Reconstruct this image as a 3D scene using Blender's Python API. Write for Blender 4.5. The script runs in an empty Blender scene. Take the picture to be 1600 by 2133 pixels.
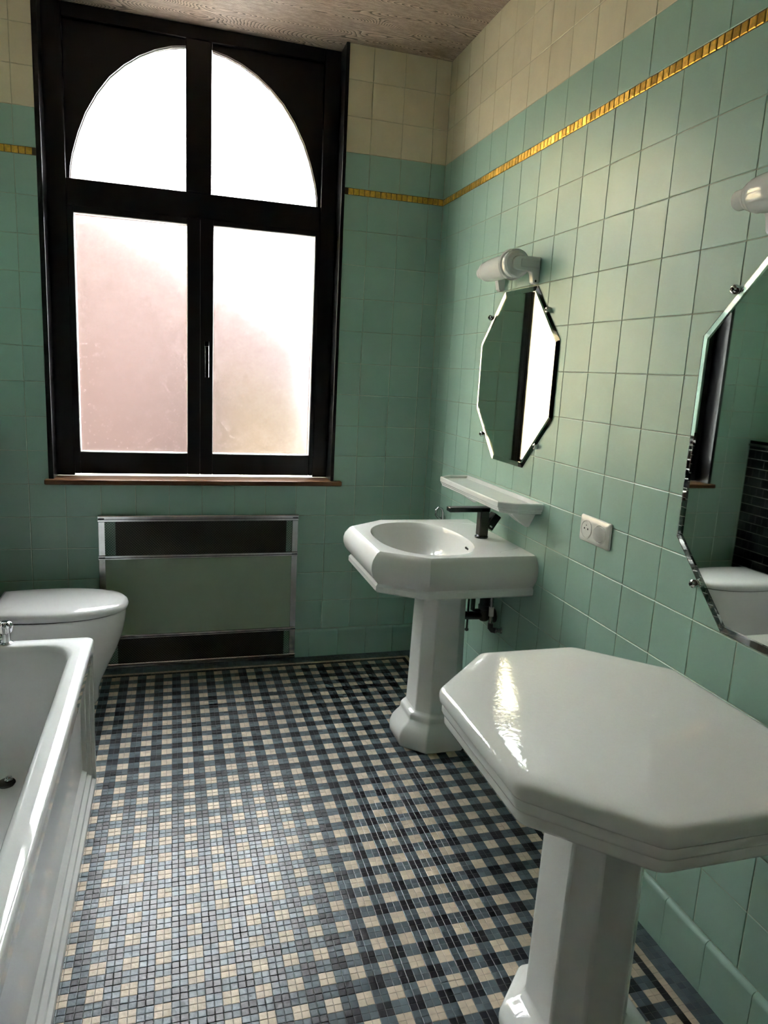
import bpy, bmesh, math, random
import numpy as np
from mathutils import Vector, Matrix

random.seed(7)
rng = np.random.default_rng(7)
S = bpy.context.scene
C = S.collection

# ------------------------------------------------------------------ camera
CAM = Vector((-1.27188, -3.49180, 1.49034))
RIGHT = Vector((0.95900371, -0.27859135, 0.05194943))
DOWN = Vector((-0.00501092, -0.19995293, -0.97979269))
FWD = Vector((0.28334921, 0.93936451, -0.1931516))
FPX = 1483.47
cam_d = bpy.data.cameras.new('camera')
cam = bpy.data.objects.new('camera', cam_d)
C.objects.link(cam)
cam.matrix_world = Matrix(((RIGHT.x, -DOWN.x, -FWD.x, CAM.x), (RIGHT.y, -DOWN.y, -FWD.y, CAM.y),
                           (RIGHT.z, -DOWN.z, -FWD.z, CAM.z), (0, 0, 0, 1)))
cam_d.sensor_fit = 'HORIZONTAL'
cam_d.sensor_width = 36.0
cam_d.lens = 36.0 * FPX / 1600.0
cam_d.clip_start = 0.02
S.camera = cam

def px(p):
    q = Vector(p) - CAM
    d = q.dot(FWD)
    return (800 + FPX * q.dot(RIGHT) / d, 1066.5 + FPX * q.dot(DOWN) / d, d)

# ------------------------------------------------------------------ sky and exposure
SKY = 30.0
w = bpy.data.worlds.new('overcast_sky')
S.world = w
w.use_nodes = True
bg = w.node_tree.nodes['Background']
bg.inputs['Color'].default_value = (0.96, 0.985, 1.0, 1)
bg.inputs['Strength'].default_value = SKY
S.view_settings.view_transform = 'Standard'
S.view_settings.look = 'None'
S.view_settings.exposure = 0.9
S.view_settings.gamma = 1.0
S.view_settings.use_curve_mapping = False
S.cycles.use_denoising = True
S.cycles.max_bounces = 12
S.cycles.diffuse_bounces = 7
S.cycles.glossy_bounces = 6
S.cycles.transmission_bounces = 8
S.cycles.sample_clamp_indirect = 60.0

# ------------------------------------------------------------------ materials
def lin(r, g, b):
    f = lambda c: (c / 255 / 12.92) if c / 255 <= 0.04045 else ((c / 255 + 0.055) / 1.055) ** 2.4
    return (f(r), f(g), f(b))

class Mat:
    def __init__(s, name):
        s.m = bpy.data.materials.new(name)
        s.m.use_nodes = True
        s.t = s.m.node_tree
        s.p = s.t.nodes['Principled BSDF']
    def n(s, typ, **kw):
        nd = s.t.nodes.new(typ)
        for k, v in kw.items():
            if k in nd.inputs:
                nd.inputs[k].default_value = v
            else:
                setattr(nd, k, v)
        return nd
    def l(s, a, b):
        s.t.links.new(a, b)

def mat(name, col, rough=0.4, metal=0.0, var=0.0, vscale=6.0, bump=0.0, bscale=40.0, bdist=0.002,
        per_piece=0.0, rough_var=0.0, spec=0.5, coat=0.0, stain=0.0, stretch=(1, 1, 1)):
    M = Mat(name)
    p = M.p
    p.inputs['Roughness'].default_value = rough
    p.inputs['Metallic'].default_value = metal
    p.inputs['Specular IOR Level'].default_value = spec
    p.inputs['Coat Weight'].default_value = coat
    p.inputs['Coat Roughness'].default_value = 0.06
    p.inputs['Base Color'].default_value = (*col, 1)
    M.m.diffuse_color = (*col, 1)
    tc = M.n('ShaderNodeTexCoord')
    geo = M.n('ShaderNodeNewGeometry')
    mp = M.n('ShaderNodeMapping')
    mp.inputs['Scale'].default_value = stretch
    M.l(geo.outputs['Position'], mp.inputs['Vector'])
    val = None
    if var > 0:
        nz = M.n('ShaderNodeTexNoise', Scale=vscale, Detail=5.0, Roughness=0.6)
        M.l(mp.outputs[0], nz.inputs['Vector'])
        mr = M.n('ShaderNodeMapRange')
        mr.inputs['From Min'].default_value = 0.25; mr.inputs['From Max'].default_value = 0.75
        mr.inputs['To Min'].default_value = 1 - var; mr.inputs['To Max'].default_value = 1 + var
        M.l(nz.outputs['Fac'], mr.inputs['Value'])
        val = mr.outputs[0]
    if per_piece > 0:
        oi = M.n('ShaderNodeObjectInfo')
        at = M.n('ShaderNodeAttribute', attribute_name='rnd')
        ad = M.n('ShaderNodeMath', operation='ADD')
        M.l(oi.outputs['Random'], ad.inputs[0]); M.l(at.outputs['Fac'], ad.inputs[1])
        fr = M.n('ShaderNodeMath', operation='FRACT')
        M.l(ad.outputs[0], fr.inputs[0])
        mr2 = M.n('ShaderNodeMapRange')
        mr2.inputs['To Min'].default_value = 1 - per_piece; mr2.inputs['To Max'].default_value = 1 + per_piece
        M.l(fr.outputs[0], mr2.inputs['Value'])
        if val is None:
            val = mr2.outputs[0]
        else:
            mu = M.n('ShaderNodeMath', operation='MULTIPLY')
            M.l(val, mu.inputs[0]); M.l(mr2.outputs[0], mu.inputs[1])
            val = mu.outputs[0]
    if stain > 0:                          # sparse worn, dirty patches
        n6 = M.n('ShaderNodeTexNoise', Scale=9.0, Detail=6.0, Roughness=0.7)
        M.l(mp.outputs[0], n6.inputs['Vector'])
        m6 = M.n('ShaderNodeMapRange')
        m6.inputs['From Min'].default_value = 0.665; m6.inputs['From Max'].default_value = 0.72
        m6.inputs['To Min'].default_value = 1.0; m6.inputs['To Max'].default_value = 1.0 - stain
        M.l(n6.outputs['Fac'], m6.inputs['Value'])
        mu6 = M.n('ShaderNodeMath', operation='MULTIPLY')
        M.l(val, mu6.inputs[0]); M.l(m6.outputs[0], mu6.inputs[1])
        val = mu6.outputs[0]
    if val is not None:
        vm = M.n('ShaderNodeVectorMath', operation='SCALE')
        vm.inputs[0].default_value = col
        M.l(val, vm.inputs['Scale'])
        M.l(vm.outputs[0], p.inputs['Base Color'])
    if rough_var > 0:
        n2 = M.n('ShaderNodeTexNoise', Scale=vscale * 0.7, Detail=4.0)
        M.l(mp.outputs[0], n2.inputs['Vector'])
        m3 = M.n('ShaderNodeMapRange')
        m3.inputs['From Min'].default_value = 0.3; m3.inputs['From Max'].default_value = 0.7
        m3.inputs['To Min'].default_value = max(0.02, rough - rough_var); m3.inputs['To Max'].default_value = rough + rough_var
        M.l(n2.outputs['Fac'], m3.inputs['Value'])
        M.l(m3.outputs[0], p.inputs['Roughness'])
    if bump > 0:
        n4 = M.n('ShaderNodeTexNoise', Scale=bscale, Detail=3.0)
        M.l(mp.outputs[0], n4.inputs['Vector'])
        b = M.n('ShaderNodeBump', Strength=bump, Distance=bdist)
        M.l(n4.outputs['Fac'], b.inputs['Height'])
        M.l(b.outputs[0], p.inputs['Normal'])
    return M.m

TEAL = (0.300, 0.465, 0.385)
m_teal = mat('glazed_green_tile', TEAL, 0.37, var=0.05, vscale=3.0, bump=0.12, bscale=14, bdist=0.002, per_piece=0.035, rough_var=0.05)
m_cream = mat('glazed_cream_tile', (0.68, 0.605, 0.44), 0.36, var=0.06, vscale=9.0, bump=0.12, bscale=30, bdist=0.002, per_piece=0.03)
m_gold = mat('gold_leaf_glass', (0.70, 0.42, 0.07), 0.28, metal=0.75, var=0.35, vscale=60.0, bump=0.5, bscale=120, bdist=0.003, per_piece=0.25)
m_grout = mat('wall_grout', (0.44, 0.44, 0.33), 0.85, var=0.15, vscale=30)
m_gold_grout = mat('dark_grout', (0.05, 0.035, 0.015), 0.8)
m_fgrout = mat('floor_grout', (0.135, 0.145, 0.14), 0.7, var=0.25, vscale=20)
m_ft = mat('mosaic_teal', (0.084, 0.108, 0.124), 0.31, var=0.15, vscale=14, per_piece=0.25, bump=0.35, bscale=90, bdist=0.002, rough_var=0.02, spec=0.16, stain=0.28)
m_fb = mat('mosaic_black', (0.012, 0.012, 0.016), 0.31, var=0.15, vscale=14, per_piece=0.25, bump=0.35, bscale=90, bdist=0.002, rough_var=0.02, spec=0.16, stain=0.28)
m_fc = mat('mosaic_cream', (0.53, 0.435, 0.325), 0.50, var=0.16, vscale=45, per_piece=0.10, stain=0.28, bump=0.4, bscale=120, bdist=0.002)
m_porc = mat('white_porcelain', (0.74, 0.745, 0.73), 0.07, var=0.01, bump=0.10, bscale=22, bdist=0.003, spec=0.5)
m_porc2 = mat('white_porcelain_wavy', (0.84, 0.84, 0.815), 0.035, bump=0.15, bscale=100, bdist=0.0018)
m_enamel = mat('white_enamel', (0.74, 0.75, 0.745), 0.05, bump=0.06, bscale=16, bdist=0.002)
m_acrylic = mat('white_acrylic', (0.64, 0.645, 0.64), 0.03, bump=0.05, bscale=9, bdist=0.004)
m_chrome = mat('chrome', (0.62, 0.63, 0.64), 0.12, metal=1.0)
m_chrome_old = mat('worn_chrome', (0.50, 0.51, 0.52), 0.17, metal=1.0, var=0.12, vscale=30)
m_mirror = mat('mirror_silver', (0.86, 0.87, 0.84), 0.012, metal=1.0)
def clear_glass():
    M = Mat('clear_mirror_glass')
    M.t.nodes.remove(M.p)
    g = M.n('ShaderNodeBsdfGlass', Roughness=0.0, IOR=1.5)
    g.inputs['Color'].default_value = (0.965, 0.985, 0.955, 1)
    M.l(g.outputs[0], M.t.nodes['Material Output'].inputs['Surface'])
    return M.m
m_mglass = clear_glass()
m_black = mat('black_metal', (0.006, 0.006, 0.007), 0.22)
m_blkplastic = mat('black_plastic', (0.012, 0.013, 0.014), 0.4)
m_frame = mat('black_lacquered_wood', (0.0024, 0.0024, 0.0034), 0.30, spec=0.28, bump=0.05, bscale=30, bdist=0.001)
m_lit_bead = mat('bead_with_painted_daylight', (0.72, 0.67, 0.62), 0.4)  # pale tone paints the daylight falling on the dark frame's inner edges
m_sill = mat('brown_varnished_wood', (0.13, 0.062, 0.030), 0.45, spec=0.2, var=0.35, vscale=8, stretch=(0.6, 12, 12))
m_plate = mat('white_plastic', (0.72, 0.71, 0.68), 0.16)
m_hole = mat('socket_hole', (0.004, 0.004, 0.004), 0.6)
m_panel = mat('green_panel_glass', (0.27, 0.35, 0.26), 0.20, var=0.05, vscale=4)
m_dark = mat('dark_brown_iron', (0.016, 0.015, 0.010), 0.6)
m_mesh = mat('dark_wire', (0.06, 0.058, 0.045), 0.4, metal=0.4)
m_btile = mat('black_glazed_tile', (0.006, 0.006, 0.007), 0.10, per_piece=0.3)
m_bgrout = mat('grey_grout', (0.20, 0.20, 0.18), 0.8)
m_plaster = mat('plain_plaster', (0.32, 0.30, 0.26), 0.8)
m_brick = mat('pink_brick', (0.030, 0.0165, 0.0140), 0.9, var=0.15, vscale=0.8)
m_roof = mat('slate_roof', (0.028, 0.020, 0.019), 0.9)
m_yellow = mat('ochre_render', (0.040, 0.028, 0.0135), 0.9, var=0.15, vscale=0.8)
m_creamwall = mat('cream_render', (0.62, 0.52, 0.30), 0.9, var=0.05, vscale=0.8)
m_outer = mat('outer_brick', (0.22, 0.15, 0.12), 0.9, var=0.1, vscale=3)
m_ground = mat('pale_gravel', (0.58, 0.57, 0.54), 0.95)

def frosted():
    M = Mat('frosted_glass')
    M.t.nodes.remove(M.p)
    out = M.t.nodes['Material Output']
    geo = M.n('ShaderNodeNewGeometry')
    nz = M.n('ShaderNodeTexNoise', Scale=420.0, Detail=2.0)
    M.l(geo.outputs['Position'], nz.inputs['Vector'])
    b = M.n('ShaderNodeBump', Strength=0.55, Distance=0.0008)
    M.l(nz.outputs['Fac'], b.inputs['Height'])
    rf = M.n('ShaderNodeBsdfGlass', Roughness=0.16, IOR=1.45, distribution='MULTI_GGX')
    rf.inputs['Color'].default_value = (1, 1, 1, 1)
    M.l(b.outputs[0], rf.inputs['Normal'])
    M.l(rf.outputs[0], out.inputs['Surface'])
    return M.m
m_glass = frosted()

def ceiling_mat():
    M = Mat('wood_grain_ceiling_paper')
    geo = M.n('ShaderNodeNewGeometry')
    mp = M.n('ShaderNodeMapping')
    mp.inputs['Scale'].default_value = (1.0, 4.5, 1.0)
    mp.inputs['Rotation'].default_value = (0, 0, 0.05)
    M.l(geo.outputs['Position'], mp.inputs['Vector'])
    # growth rings: plain straight grain bent by slow noise, so that it closes to flames here and there
    n1 = M.n('ShaderNodeTexNoise', Scale=1.35, Detail=1.0, Roughness=0.3, Distortion=0.2)
    M.l(mp.outputs[0], n1.inputs['Vector'])
    sx = M.n('ShaderNodeSeparateXYZ')
    M.l(mp.outputs[0], sx.inputs[0])
    m0 = M.n('ShaderNodeMath', operation='MULTIPLY')
    m0.inputs[1].default_value = 20.0
    M.l(sx.outputs['Y'], m0.inputs[0])
    mul = M.n('ShaderNodeMath', operation='MULTIPLY_ADD')
    mul.inputs[1].default_value = 100.0
    M.l(n1.outputs['Fac'], mul.inputs[0]); M.l(m0.outputs[0], mul.inputs[2])
    fr = M.n('ShaderNodeMath', operation='FRACT')
    M.l(mul.outputs[0], fr.inputs[0])
    n2 = M.n('ShaderNodeTexNoise', Scale=26.0, Detail=4.0, Roughness=0.75)
    M.l(mp.outputs[0], n2.inputs['Vector'])
    ad = M.n('ShaderNodeMath', operation='ADD')
    M.l(fr.outputs[0], ad.inputs[0])
    ms = M.n('ShaderNodeMath', operation='MULTIPLY_ADD')
    ms.inputs[1].default_value = 1.5; ms.inputs[2].default_value = -0.75
    M.l(n2.outputs['Fac'], ms.inputs[0]); M.l(ms.outputs[0], ad.inputs[1])
    cr = M.n('ShaderNodeValToRGB')
    e = cr.color_ramp.elements
    e[0].position = 0.16; e[0].color = (0.12, 0.088, 0.070, 1)
    e[1].position = 0.40; e[1].color = (0.43, 0.32, 0.255, 1)
    x = e.new(0.85); x.color = (0.51, 0.385, 0.305, 1)
    x = e.new(1.05 if False else 1.0); x.color = (0.62, 0.51, 0.425, 1)
    M.l(ad.outputs[0], cr.inputs['Fac'])
    M.l(cr.outputs[0], M.p.inputs['Base Color'])
    M.p.inputs['Roughness'].default_value = 0.55
    b = M.n('ShaderNodeBump', Strength=0.2, Distance=0.002)
    M.l(ad.outputs[0], b.inputs['Height'])
    M.l(b.outputs[0], M.p.inputs['Normal'])
    return M.m
m_ceiling = ceiling_mat()

# ------------------------------------------------------------------ helpers
def tag(o, label=None, cat=None, group=None, kind=None):
    if label: o['label'] = label
    if cat: o['category'] = cat
    if group: o['group'] = group
    if kind: o['kind'] = kind
    return o

def empty(name, loc, label=None, cat=None, group=None, kind=None, parent=None):
    o = bpy.data.objects.new(name, None)
    C.objects.link(o)
    o.empty_display_size = 0.05
    o.location = loc
    if parent: put(o, parent)
    return tag(o, label, cat, group, kind)

def put(o, parent):
    o.parent = parent
    bpy.context.view_layer.update()
    o.matrix_parent_inverse = parent.matrix_world.inverted()

def link(name, me, parent=None, smooth=None):
    o = bpy.data.objects.new(name, me)
    C.objects.link(o)
    if parent is not None:
        o.parent = parent
        o.matrix_parent_inverse = Matrix.Translation(world_loc(parent)).inverted()
    return o

def world_loc(o):
    v = Vector(o.location)
    return v   # parents used here are unrotated and their own parents sit at the identity

def finish(name, bm, m, parent=None, smooth=None, bevel=0.0, seg=2, sub=0):
    bmesh.ops.recalc_face_normals(bm, faces=bm.faces[:])
    me = bpy.data.meshes.new(name)
    bm.to_mesh(me)
    bm.free()
    ms = m if isinstance(m, (list, tuple)) else [m]
    for x in ms: me.materials.append(x)
    o = link(name, me, parent)
    if bevel > 0:
        md = o.modifiers.new('bevel', 'BEVEL')
        md.width = bevel; md.segments = seg; md.limit_method = 'ANGLE'; md.angle_limit = math.radians(30)
        md.harden_normals = False
    if sub:
        md = o.modifiers.new('sub', 'SUBSURF'); md.levels = sub; md.render_levels = sub
    if smooth is not None:
        me.shade_smooth()
        if smooth < 179:
            try:
                me.set_sharp_from_angle(angle=math.radians(smooth))
            except Exception:
                pass
    return o

def add_box(bm, x0, x1, y0, y1, z0, z1, mi=0):
    vs = [bm.verts.new((x, y, z)) for x in (x0, x1) for y in (y0, y1) for z in (z0, z1)]
    for f in ((0, 1, 3, 2), (4, 6, 7, 5), (0, 4, 5, 1), (2, 3, 7, 6), (0, 2, 6, 4), (1, 5, 7, 3)):
        fc = bm.faces.new([vs[i] for i in f]); fc.material_index = mi

def box(name, x0, x1, y0, y1, z0, z1, m, parent=None, bevel=0.0, seg=2):
    bm = bmesh.new()
    add_box(bm, x0, x1, y0, y1, z0, z1)
    return finish(name, bm, m, parent, 35 if bevel else None, bevel, seg)

def add_loft(bm, loops, cap0=True, cap1=True):
    L = [[bm.verts.new(p) for p in lp] for lp in loops]
    n = len(L[0])
    for a, b in zip(L[:-1], L[1:]):
        for i in range(n):
            j = (i + 1) % n
            bm.faces.new((a[i], a[j], b[j], b[i]))
    if cap0: bm.faces.new(list(reversed(L[0])))
    if cap1: bm.faces.new(L[-1])
    return L

def frame_of(d):
    d = d.normalized()
    a = Vector((0, 0, 1)) if abs(d.z) < 0.9 else Vector((1, 0, 0))
    u = d.cross(a).normalized()
    return u, d.cross(u).normalized()

def add_tube(bm, pts, r, n=12, caps=True):
    pts = [Vector(p) for p in pts]
    rs = r if isinstance(r, (list, tuple)) else [r] * len(pts)
    loops = []
    u = None
    for i, p in enumerate(pts):
        d = (pts[min(i + 1, len(pts) - 1)] - pts[max(i - 1, 0)])
        if u is None:
            u, v = frame_of(d)
        else:
            dn = d.normalized()
            u = (u - dn * u.dot(dn)).normalized()
            v = dn.cross(u)
        loops.append([p + (u * math.cos(2 * math.pi * k / n) + v * math.sin(2 * math.pi * k / n)) * rs[i] for k in range(n)])
    add_loft(bm, loops, caps, caps)

def tube(name, pts, r, m, parent=None, n=12, smooth=40):
    bm = bmesh.new()
    add_tube(bm, pts, r, n)
    return finish(name, bm, m, parent, smooth)

def lathe(name, origin, axis, prof, m, parent=None, n=28, smooth=35):
    """prof: list of (distance along the axis, radius)"""
    bm = bmesh.new()
    o = Vector(origin); a = Vector(axis).normalized()
    u, v = frame_of(a)
    loops = [[o + a * t + (u * math.cos(2 * math.pi * k / n) + v * math.sin(2 * math.pi * k / n)) * max(r, 1e-4) for k in range(n)] for t, r in prof]
    add_loft(bm, loops)
    return finish(name, bm, m, parent, smooth)

def offset_poly(P, d, fixed=()):
    """parallel offset of a convex polygon (counter-clockwise or clockwise), outward by d; edges listed in `fixed` stay"""
    n = len(P)
    area = sum(P[i][0] * P[(i + 1) % n][1] - P[(i + 1) % n][0] * P[i][1] for i in range(n))
    sgn = 1 if area > 0 else -1
    lines = []
    for i in range(n):
        (x0, y0), (x1, y1) = P[i], P[(i + 1) % n]
        dx, dy = x1 - x0, y1 - y0
        L = math.hypot(dx, dy)
        nx, ny = sgn * dy / L, -sgn * dx / L
        k = 0 if i in fixed else d
        lines.append((nx, ny, nx * x0 + ny * y0 + k))
    out = []
    for i in range(n):
        a, b, c = lines[i - 1]
        d2, e, f = lines[i]
        det = a * e - b * d2
        out.append(((c * e - b * f) / det, (a * f - c * d2) / det))
    return out

def ray_poly(c, ang, P):
    dx, dy = math.cos(ang), math.sin(ang)
    best = None
    for i in range(len(P)):
        (x0, y0), (x1, y1) = P[i], P[(i + 1) % len(P)]
        ex, ey = x1 - x0, y1 - y0
        det = dx * (-ey) + dy * ex
        if abs(det) < 1e-12: continue
        t = ((x0 - c[0]) * (-ey) + (y0 - c[1]) * ex) / det
        s = (dx * (y0 - c[1]) - dy * (x0 - c[0])) / det
        if t > 0 and -1e-6 <= s <= 1 + 1e-6 and (best is None or t < best): best = t
    return (c[0] + dx * best, c[1] + dy * best)

# ------------------------------------------------------------------ room dimensions (metres; right wall x=0, window wall y=0)
XL, YF, ZC = -2.27, -4.30, 2.94
ROWS = [2.94, 2.792, 2.637, 2.483, 2.328, 2.298, 2.14, 1.984, 1.830, 1.675, 1.521, 1.368, 1.2135, 1.0616, 0.9096, 0.7566, 0.6064, 0.455, 0.304, 0.150]
T = 0.152
WX0, WX1, WZ0 = -1.808, -0.497, 0.934      # window opening
J = 0.0008                                  # half of a joint
DEP = 0.008

_tile_cache = {}
def tile_mesh(wd, ht, m, dep=DEP, bev=0.0016):
    key = (round(wd, 4), round(ht, 4), m.name, dep)
    if key in _tile_cache: return _tile_cache[key]
    bm = bmesh.new()
    a, b = wd / 2, ht / 2
    e = min(bev, a * 0.4, b * 0.4)
    loops = [[(-a, -b, -dep), (a, -b, -dep), (a, b, -dep), (-a, b, -dep)],
             [(-a, -b, -e * 0.7), (a, -b, -e * 0.7), (a, b, -e * 0.7), (-a, b, -e * 0.7)],
             [(-a + e, -b + e, 0), (a - e, -b + e, 0), (a - e, b - e, 0), (-a + e, b - e, 0)]]
    add_loft(bm, loops, False, True)
    bmesh.ops.recalc_face_normals(bm, faces=bm.faces[:])
    me = bpy.data.meshes.new('tile')
    bm.to_mesh(me); bm.free()
    me.materials.append(m)
    _tile_cache[key] = me
    return me

ROT_BACK = Matrix(((1, 0, 0), (0, 0, -1), (0, 1, 0))).to_4x4()      # local z -> -y, local x -> x, local y -> z
ROT_RIGHT = Matrix(((0, 0, -1), (-1, 0, 0), (0, 1, 0))).to_4x4()    # local z -> -x, local x -> -y, local y -> z
ROT_LEFT = Matrix(((0, 0, 1), (1, 0, 0), (0, 1, 0))).to_4x4()       # local z -> +x

def piece(name, me, parent, loc, rot, wob=0.0012):
    o = bpy.data.objects.new(name, me)
    C.objects.link(o)
    o.parent = parent
    o.matrix_world = Matrix.Translation(loc) @ rot @ Matrix.Rotation(random.gauss(0, wob), 4, 'X') @ Matrix.Rotation(random.gauss(0, wob), 4, 'Y')
    return o

def cols_from(first, end):
    """tile joints measured from the corner: 0, first, first+T ..."""
    c = [0.0, first]
    while c[-1] + T < end: c.append(c[-1] + T)
    c.append(end)
    return c

class Batch:
    """many pieces joined to one mesh, with a random value per piece"""
    def __init__(s): s.v = []; s.f = []; s.mi = []; s.r = []
    def add(s, me, mx, mi):
        n = len(s.v)
        s.v += [tuple(mx @ v.co) for v in me.vertices]
        rv = random.random()
        for p in me.polygons:
            s.f.append([n + i for i in p.vertices]); s.mi.append(mi); s.r.append(rv)
    def build(s, name, mats, parent):
        me = bpy.data.meshes.new(name)
        me.from_pydata(s.v, [], s.f)
        for m in mats: me.materials.append(m)
        me.polygons.foreach_set('material_index', s.mi)
        a = me.attributes.new('rnd', 'FLOAT', 'FACE')
        a.data.foreach_set('value', s.r)
        me.update()
        o = bpy.data.objects.new(name, me)
        C.objects.link(o)
        o.parent = parent
        return o

# ------------------------------------------------------------------ setting: slabs
def structure(o, label=None):
    o['kind'] = 'structure'
    if label: o['label'] = label
    return o

G = 0.0014        # joints lie this far behind the tile faces
bm = bmesh.new()
add_box(bm, XL - 0.3, WX0, G, 0.34, -0.05, ZC + 0.1)
add_box(bm, WX1, 0.3, G, 0.34, -0.05, ZC + 0.1)
add_box(bm, WX0, WX1, G, 0.34, -0.05, WZ0 - 0.02)
wall_back = structure(finish('wall_back', bm, m_grout), 'window wall of square green tiles, cream tiles above a thin gold band')
wall_right = structure(box('wall_right', G, 0.3, YF - 0.3, G, -0.05, ZC + 0.1, m_grout), 'long wall of square green tiles with gold band under cream tiles')
wall_left = structure(box('wall_left', XL - 0.3, XL - G, YF - 0.3, G, -0.05, ZC + 0.1, m_grout), 'green tiled wall behind the bath')
wall_front = structure(box('wall_front', XL - G, G, YF - 0.3, YF, -0.05, ZC + 0.1, m_plaster), 'plain wall opposite the window')
floor = structure(box('floor', XL - G, G, YF, G, -0.08, -0.0012, m_fgrout), 'checked mosaic floor of cream, black and grey green tiles')
bm = bmesh.new()
add_box(bm, XL - 0.3, 0.3, YF - 0.3, 0.34, ZC, ZC + 0.1)
ceiling = structure(finish('ceiling', bm, m_ceiling), 'ceiling papered with taupe wood grain pattern')

# ------------------------------------------------------------------ wall tiles
def row_mat(i):
    return m_cream if i < 3 else m_teal

def gold_row(parent, rot, place, length, pitch, lo, hi, skip=None):
    n = int(length / pitch)
    hb = hi - lo
    for k in range(n):
        a, b = k * pitch, (k + 1) * pitch
        c = (a + b) / 2
        if skip and skip(c): continue
        me = tile_mesh(pitch - 0.0022, hb - 0.003, m_gold, 0.006, 0.002)
        piece('gold_tile', me, parent, place(c, (lo + hi) / 2), rot, 0.03)

# window wall
bx = cols_from(0.075, -XL)
for i in range(len(ROWS) - 1):
    hi, lo = ROWS[i], ROWS[i + 1]
    if i == 4: continue
    for a, b in zip(bx[:-1], bx[1:]):
        x1, x0 = -a, -b
        if hi > WZ0 + 0.05:                       # beside the window
            if x0 >= WX0 - 0.006 and x1 <= WX1 + 0.006: continue
            if x0 < WX1 < x1: x0 = WX1
            if x0 < WX0 < x1: x1 = WX0
        if x1 - x0 < 0.012: continue
        me = tile_mesh(x1 - x0 - 2 * J, hi - lo - 2 * J, row_mat(i))
        piece('tile', me, wall_back, ((x0 + x1) / 2, 0, (hi + lo) / 2), ROT_BACK)
gold_row(wall_back, ROT_BACK, lambda c, z: (-c, -0.001, z), -XL, 0.0265, ROWS[5], ROWS[4],
         lambda c: -WX1 - 0.012 < c < -WX0 + 0.012)
box('gold_band_bed', XL, WX0, 0.0008, 0.003, ROWS[5], ROWS[4], m_gold_grout, wall_back)
box('gold_band_bed', WX1, 0, 0.0008, 0.003, ROWS[5], ROWS[4], m_gold_grout, wall_back)

# long right wall: tiles in view one by one, the rest joined
ry = cols_from(0.0795, -YF)
rest = Batch()
for i in range(len(ROWS) - 1):
    hi, lo = ROWS[i], ROWS[i + 1]
    if i == 4: continue
    for a, b in zip(ry[:-1], ry[1:]):
        y1, y0 = -a, -b
        if y1 - y0 < 0.012: continue
        ctr = (0, (y0 + y1) / 2, (hi + lo) / 2)
        me = tile_mesh(y1 - y0 - 2 * J, hi - lo - 2 * J, row_mat(i))
        inview = False
        for yy in (y0, y1):
            for zz in (lo, hi):
                u, v, d = px((0, yy, zz))
                if d > 0.2 and -10 < u < 1610 and -10 < v < 2143: inview = True
        if inview:
            piece('tile', me, wall_right, ctr, ROT_RIGHT)
        else:
            rest.add(me, Matrix.Translation(ctr) @ ROT_RIGHT, 0 if i < 3 else 1)
tag(rest.build('tile_field', [m_cream, m_teal], wall_right), kind='stuff')
gold_row(wall_right, ROT_RIGHT, lambda c, z: (-0.001, -c, z), 2.30, 0.0252, ROWS[5], ROWS[4])
box('gold_band_bed', 0.0008, 0.003, YF, 0, ROWS[5], ROWS[4], m_gold_grout, wall_right)

# left wall, seen only in the mirrors
rest = Batch()
for i in range(len(ROWS) - 1):
    hi, lo = ROWS[i], ROWS[i + 1]
    if i == 4: continue
    for a, b in zip(ry[:-1], ry[1:]):
        me = tile_mesh(b - a - 2 * J, hi - lo - 2 * J, row_mat(i)) if b - a > 0.012 else None
        if me: rest.add(me, Matrix.Translation((XL, -(a + b) / 2, (hi + lo) / 2)) @ ROT_LEFT, 0 if i < 3 else (1 if lo > 1.15 else 2))
tag(rest.build('tile_field', [m_cream, m_teal, m_btile], wall_left), kind='stuff')

# skirting tiles with a rounded top
def skirt_mesh(wd, m):
    key = ('sk', round(wd, 4))
    if key in _tile_cache: return _tile_cache[key]
    prof = [(0.0, 0.004), (0.0, 0.014)]                    # (height, projection)
    prof = [(-0.075, -0.006), (-0.075, 0.013), (0.060, 0.013)]
    for k in range(1, 7):
        t = k / 6 * math.pi / 2
        prof.append((0.060 + 0.014 * math.sin(t), 0.013 * math.cos(t) if k < 6 else -0.001))
    prof.append((0.074, -0.006))
    bm = bmesh.new()
    a = wd / 2
    add_loft(bm, [[(-a, h, p) for h, p in prof], [(a, h, p) for h, p in prof]])
    bmesh.ops.recalc_face_normals(bm, faces=bm.faces[:])
    me = bpy.data.meshes.new('skirting_tile')
    bm.to_mesh(me); bm.free()
    me.materials.append(m)
    _tile_cache[key] = me
    return me

base_back = structure(box('baseboard_back', XL, 0, -0.004, 0.001, 0.0, 0.148, m_grout), 'green skirting tiles with rounded top under the window wall')
base_right = structure(box('baseboard_right', -0.004, 0.001, YF, 0, 0.0, 0.148, m_grout), 'green skirting tiles with rounded top along the long wall')
def skirting(parent, rot, place, first, length, limit):
    e = [0.0, first]
    while e[-1] + 0.1515 < length: e.append(e[-1] + 0.1515)
    for a, b in zip(e[:-1], e[1:]):
        if a > limit: break
        piece('skirting_tile', skirt_mesh(b - a - 0.0018, m_teal), parent, place((a + b) / 2), rot, 0.0008)
skirting(base_back, ROT_BACK, lambda c: (-c, 0, 0.0755), 0.139, 2.2, 2.2)
skirting(base_right, ROT_RIGHT, lambda c: (0, -c, 0.0755), 0.149, 4.2, 3.2)

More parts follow.
